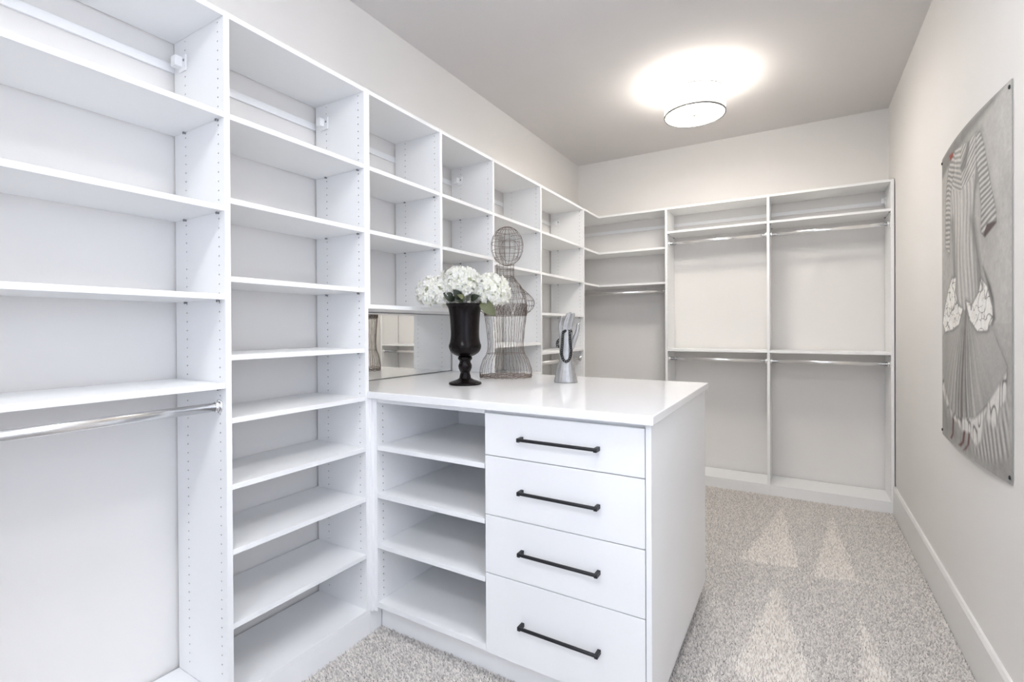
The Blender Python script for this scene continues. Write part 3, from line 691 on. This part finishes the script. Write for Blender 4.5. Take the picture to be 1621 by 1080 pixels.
# ------------------------------------------------------------------ poster on the right wall
def make_poster():
    NU, NV = 260, 400
    U, V = np.meshgrid(np.linspace(0, 1, NU), np.linspace(0, 1, NV))
    ns = np.random.default_rng(3)
    def smooth_noise(fu, fv):
        g = ns.uniform(-1, 1, (fv+2, fu+2)); x = U*fu; y = V*fv; xi = x.astype(int); yi = y.astype(int); fx = x-xi; fy = y-yi
        fx = fx*fx*(3-2*fx); fy = fy*fy*(3-2*fy)
        return (g[yi,xi]*(1-fx)+g[yi,xi+1]*fx)*(1-fy)+(g[yi+1,xi]*(1-fx)+g[yi+1,xi+1]*fx)*fy
    def poly(pts, soft=.006):
        pts = np.array(pts); ins = np.zeros(U.shape, bool); dist = np.full(U.shape, 9.)
        x2, y2 = U*.905, V*1.338
        n = len(pts)
        for i in range(n):
            (a, b), (c, d) = pts[i], pts[(i+1) % n]
            if b != d: ins ^= ((b > V) != (d > V)) & (U < (c-a)*(V-b)/(d-b)+a)
            ax, ay, cx, cy = a*.905, b*1.338, c*.905, d*1.338
            ex, ey = cx-ax, cy-ay; tt = np.clip(((x2-ax)*ex+(y2-ay)*ey)/(ex*ex+ey*ey+1e-12), 0, 1)
            dist = np.minimum(dist, np.hypot(x2-ax-tt*ex, y2-ay-tt*ey))
        sd = np.where(ins, dist, -dist); return np.clip(.5+sd/(2*soft), 0, 1)
    I = .47 + .05*smooth_noise(5, 8) + .03*smooth_noise(40, 60) + .05*np.exp(-((U-.9)/.2)**2)*(V > .4)
    RGB = np.repeat(I[:,:,None], 3, 2)*np.array([1.0, .985, .965])
    def put(mask, val, col=(1,.985,.965)):
        nonlocal RGB
        vv = np.asarray(val)*np.ones(U.shape); RGB = RGB*(1-mask[:,:,None]) + mask[:,:,None]*vv[:,:,None]*np.array(col)
    D = dict(
    lsleeve=[(0.351,0.961),(0.223,0.936),(0.155,0.881),(0.103,0.773),(0.089,0.67),(0.175,0.643),(0.227,0.757),(0.245,0.831),(0.337,0.897)],
    rsleeve=[(0.674,0.945),(0.725,0.935),(0.764,0.893),(0.812,0.786),(0.862,0.691),(0.859,0.666),(0.734,0.641),(0.689,0.66),(0.71,0.731),(0.698,0.806),(0.673,0.88)],
    rcuff=[(0.763,0.674),(0.862,0.67),(0.859,0.664),(0.734,0.64),(0.717,0.647)],
    bodice=[(0.351,0.961),(0.563,0.945),(0.674,0.945),(0.725,0.935),(0.686,0.878),(0.652,0.805),(0.607,0.688),(0.618,0.63),(0.660,0.555),(0.665,0.50),(.56,.455),(.445,.44),(.36,.46),(0.278,0.511),(0.264,0.583),(0.25,0.666),(0.239,0.755),(0.222,0.857),(0.309,0.905)],
    yoke=[(0.351,0.961),(0.563,0.945),(0.674,0.945),(0.725,0.935),(0.686,0.878),(0.641,0.83),(0.442,0.816),(0.192,0.868),(0.309,0.905)],
    neck=[(0.563,0.948),(0.604,0.945),(0.59,0.912),(0.54,0.869),(0.479,0.865),(0.442,0.887),(0.54,0.922)],
    band=[(0.673,0.857),(0.698,0.806),(0.651,0.777),(0.618,0.706),(0.596,0.632),(0.58,0.711),(0.63,0.78)],
    lpan=[(0.216,0.557),(0.139,0.519),(0.057,0.456),(0.015,0.405),(0.077,0.372),(0.233,0.38),(0.357,0.397),(0.414,0.448),(0.334,0.46),(0.278,0.512),(0.289,0.553)],
    rpan=[(0.671,0.53),(0.748,0.503),(0.808,0.445),(0.819,0.412),(0.759,0.38),(0.644,0.377),(0.531,0.412),(0.455,0.473),(0.561,0.457),(0.644,0.49)],
    rdark=[(0.70,0.56),(0.784,0.507),(0.819,0.472),(0.842,0.412),(0.814,0.396),(0.819,0.445),(0.76,0.497)],
    skirt=[(0.433,0.454),(0.531,0.412),(0.657,0.375),(0.772,0.378),(0.819,0.385),(0.962,0.293),(0.962,0.272),(0.795,0.183),(0.656,0.126),(0.405,0.098),(0.231,0.114),(0.01,0.195),(0.005,0.345),(0.077,0.374),(0.27,0.38),(0.374,0.4)],
    ruffR=[(0.795,0.183),(0.962,0.278),(0.953,0.205),(0.897,0.179),(0.874,0.126),(0.818,0.114),(0.783,0.14)],
    ruffM=[(0.231,0.114),(0.405,0.098),(0.656,0.126),(0.783,0.168),(0.746,0.13),(0.726,0.071),(0.669,0.045),(0.573,0.075),(0.468,0.064),(0.405,0.085),(0.268,0.083)],
    ruffL=[(0.01,0.232),(0.075,0.179),(0.213,0.126),(0.174,0.108),(0.075,0.135),(0.01,0.165)],
    fur=[(0.783,0.134),(0.886,0.125),(0.962,0.206),(0.973,0.069),(0.885,0.04),(0.733,0.02),(0.614,0.03),(0.682,0.05),(0.733,0.072)],
    legs1=[(0.499,0.072),(0.529,0.072),(0.505,0.035),(0.452,0.015),(0.404,0.014),(0.474,0.035)],
    legs2=[(0.573,0.075),(0.595,0.075),(0.581,0.04),(0.534,0.018),(0.483,0.008),(0.552,0.035)],
    legs3=[(0.296,0.09),(0.331,0.088),(0.31,0.035),(0.267,0.015),(0.23,0.014),(0.281,0.035)],
    red=[(0.217,0.972),(0.31,0.965),(0.323,0.952),(0.258,0.948)])
    def outline(pts, wd=.004, val=.10, al=.7):
        m = poly(pts, wd*2); put(np.clip(1-np.abs(m-.5)*2.2, 0, 1)*al*(.6+.4*smooth_noise(30, 40)), val)
    def folds(x, k, ph=0.): return np.abs(np.sin(x*k+ph))
    put(poly([(0,.925),(.3,.945),(.6,.962),(.85,.982),(.95,1),(0,1)], .014)*.8, .20 + .04*smooth_noise(20, 20))   # dark top fold
    put(poly([(0,.13),(.25,.10),(.6,.05),(1,.09),(1,0),(0,0)], .05)*.7, .26 + .07*smooth_noise(60, 20))
    for nm in ('bodice', 'rsleeve', 'lsleeve', 'skirt'): put(poly(D[nm], .035)*.55, .22)                 # drawn shadow around the dress
    cr = smooth_noise(70, 8); cr2 = smooth_noise(30, 40)
    # skirt: long pleats fanning out from the waist
    put(poly(D['skirt'], .010), .42 + .06*smooth_noise(9, 6))
    ang = np.arctan2(U-.433, .52-V) + .02*smooth_noise(6, 8)
    pl = .55*np.sin(ang*38) + .45*np.sin(ang*71+1.3); env = np.exp(-((ang-.05)/.50)**2)
    put(poly(D['skirt'], .006)*np.clip(env*1.2, 0, 1), .40 + .26*np.clip(pl, -1, .8) + .05*cr2)
    put(poly([(.40,.44),(.50,.44),(.60,.12),(.36,.11)], .03)*.45, .22 + .10*np.sin(ang*60))
    outline(D['skirt'], .004, .16, .5)
    # bodice: fine vertical ribs
    put(poly(D['bodice'], .004), .52 + .10*np.sin((U+.03*np.sin(V*14))*120+2*smooth_noise(4, 6)) + .07*cr)
    put(poly([(0.24,.755),(.30,.755),(.31,.5),(.26,.5)], .02)*.75, .24); put(poly([(0.56,.72),(.63,.70),(.70,.49),(.62,.49)], .02)*.7, .24)
    put(poly([(.42,.80),(.47,.80),(.47,.47),(.44,.47)], .02)*.4, .70)
    outline(D['bodice'], .004, .14, .6)
    # striped yoke and sleeves
    yk = poly(D['yoke'], .004); st = np.sin((V*1.3-.35*np.abs(U-.47)+.02*smooth_noise(6, 6))*310)
    put(yk, .46 + .15*np.clip(st*1.3, -1, 1) + .05*cr2)
    put(poly(D['neck'], .010)*.85, .20); outline(D['neck'], .004, .65, .5)
    for nm, sl in (('lsleeve', .20), ('rsleeve', -.22)):
        st = np.sin((V*1.3+sl*U+.010*smooth_noise(10, 10))*300); put(poly(D[nm], .004), .43 + .17*np.clip(st*1.3, -1, 1) + .05*cr2); outline(D[nm], .004, .12, .6)
    put(poly(D['rcuff'], .004), .10, (1.15,.9,.85)); put(poly(D['band'], .010)*.7, .24)
    # white gathered panniers
    put(poly(D['rdark'], .012), .12)
    cre = np.minimum(np.minimum(np.abs(smooth_noise(13, 22)), np.abs(smooth_noise(22, 36))), 1.2*np.abs(smooth_noise(34, 50)))
    for nm in ('lpan', 'rpan'):
        put(poly(D[nm], .020)*.8, .14); put(poly(D[nm], .004), np.clip(.90-.70*np.clip(.08-cre, 0, 1)/.08 + .07*cr2, .15, .95)); outline(D[nm], .003, .10, .7)
    for nm in ('ruffR', 'ruffM', 'ruffL'):
        put(poly(D[nm], .014)*.6, .18); put(poly(D[nm], .008), np.clip(.74-.6*np.clip(.25-np.abs(smooth_noise(34, 14)), 0, 1)/.25, .15, .8))
    put(poly(D['fur'], .020)*.85, .42 + .20*np.sin((U*1.0+V*.45)*170+3*smooth_noise(8, 8)))
    for nm in ('legs1', 'legs2', 'legs3'): put(poly(D[nm], .006), .09, (1.7,.85,.75))
    put(poly(D['red'], .008), .15, (2.2,.40,.30))
    put(poly([(.46,.47),(.475,.47),(.48,.10),(.45,.10)], .008)*.7, .12, (1.2,.95,.9))
    RGB = RGB*(1+.06*smooth_noise(110, 160)[:,:,None])*np.array([1.0, .985, .955])
    RGB = np.clip(RGB, .01, .9)
    y0, y1, z0, z1 = 3.117, 2.212, .852, 2.190
    bow = .0045 + .019*np.sin(PI*U)*(.75+.25*np.cos(2*PI*V)) + .004*np.sin(V*9)*np.sin(PI*U)
    X_ = R - bow; Y_ = y0+(y1-y0)*U; Z_ = z0+(z1-z0)*V
    co_ = np.stack([X_, Y_, Z_], -1).reshape(-1, 3); n = NU*NV
    ii = (np.arange(NV-1)[:,None]*NU + np.arange(NU-1)[None]).ravel()
    Fs = np.stack([ii, ii+NU, ii+NU+1, ii+1], -1)
    t = thing('dress_poster', 'tall grey print of a striped-sleeve dress pinned to the right wall', 'poster', (R, (y0+y1)/2, z0))
    me = bpy.data.meshes.new('print'); c = WL[t.name]
    me.from_pydata((co_-np.array(c)).tolist(), [], Fs.tolist()); me.polygons.foreach_set('use_smooth', [True]*len(me.polygons))
    cv = np.ones((n, 4)); cv[:,:3] = RGB.reshape(-1, 3)
    at = me.color_attributes.new('Col', 'FLOAT_COLOR', 'POINT'); at.data.foreach_set('color', cv.ravel())
    me.materials.append(M['poster']); me.update()
    link('print', me, t, c)
    # canvas backing, 1.5 mm thick, follows the same bow
    k_ = np.linspace(0, NU-1, 24).astype(int); mb = MB(); top = []
    A = [(X_[0,i]+.0004, Y_[0,i]) for i in k_]; B = [(X_[0,i]+.0022, Y_[0,i]) for i in k_][::-1]
    # built as strips down the sheet so that it follows the print everywhere
    kv = np.linspace(0, NV-1, 24).astype(int); Vv = []; Ff = []
    for a_ in kv:
        for b_ in k_: Vv.append((X_[a_,b_]+.0012, Y_[a_,b_], Z_[a_,b_]))
    for a_ in kv:
        for b_ in k_: Vv.append((X_[a_,b_]+.0030, Y_[a_,b_], Z_[a_,b_]))
    N = len(k_); NN = N*len(kv)
    for a_ in range(len(kv)-1):
        for b_ in range(N-1):
            f = (a_*N+b_, (a_+1)*N+b_, (a_+1)*N+b_+1, a_*N+b_+1); Ff.append(f); Ff.append(tuple(NN+x for x in f[::-1]))
        for b_ in (0, N-1): Ff.append((a_*N+b_, (a_+1)*N+b_, NN+(a_+1)*N+b_, NN+a_*N+b_))
    for b_ in range(N-1):
        for a_ in (0, len(kv)-1): Ff.append((a_*N+b_, a_*N+b_+1, NN+a_*N+b_+1, NN+a_*N+b_))
    mb.add(Vv, Ff); mb.build('canvas_backing', 'posterback', t)
    for yy in (y0-.012, y1+.012):
        for zz in (z0+.022, z1-.022):
            mb = MB(); mb.tube([(R-.001, yy, zz), (R-.007, yy, zz)], .0022, 8); mb.tube([(R-.0062, yy, zz), (R-.0092, yy, zz)], [.0075,.0055], 12)
            mb.build('push_pin', 'black', t)
make_poster()
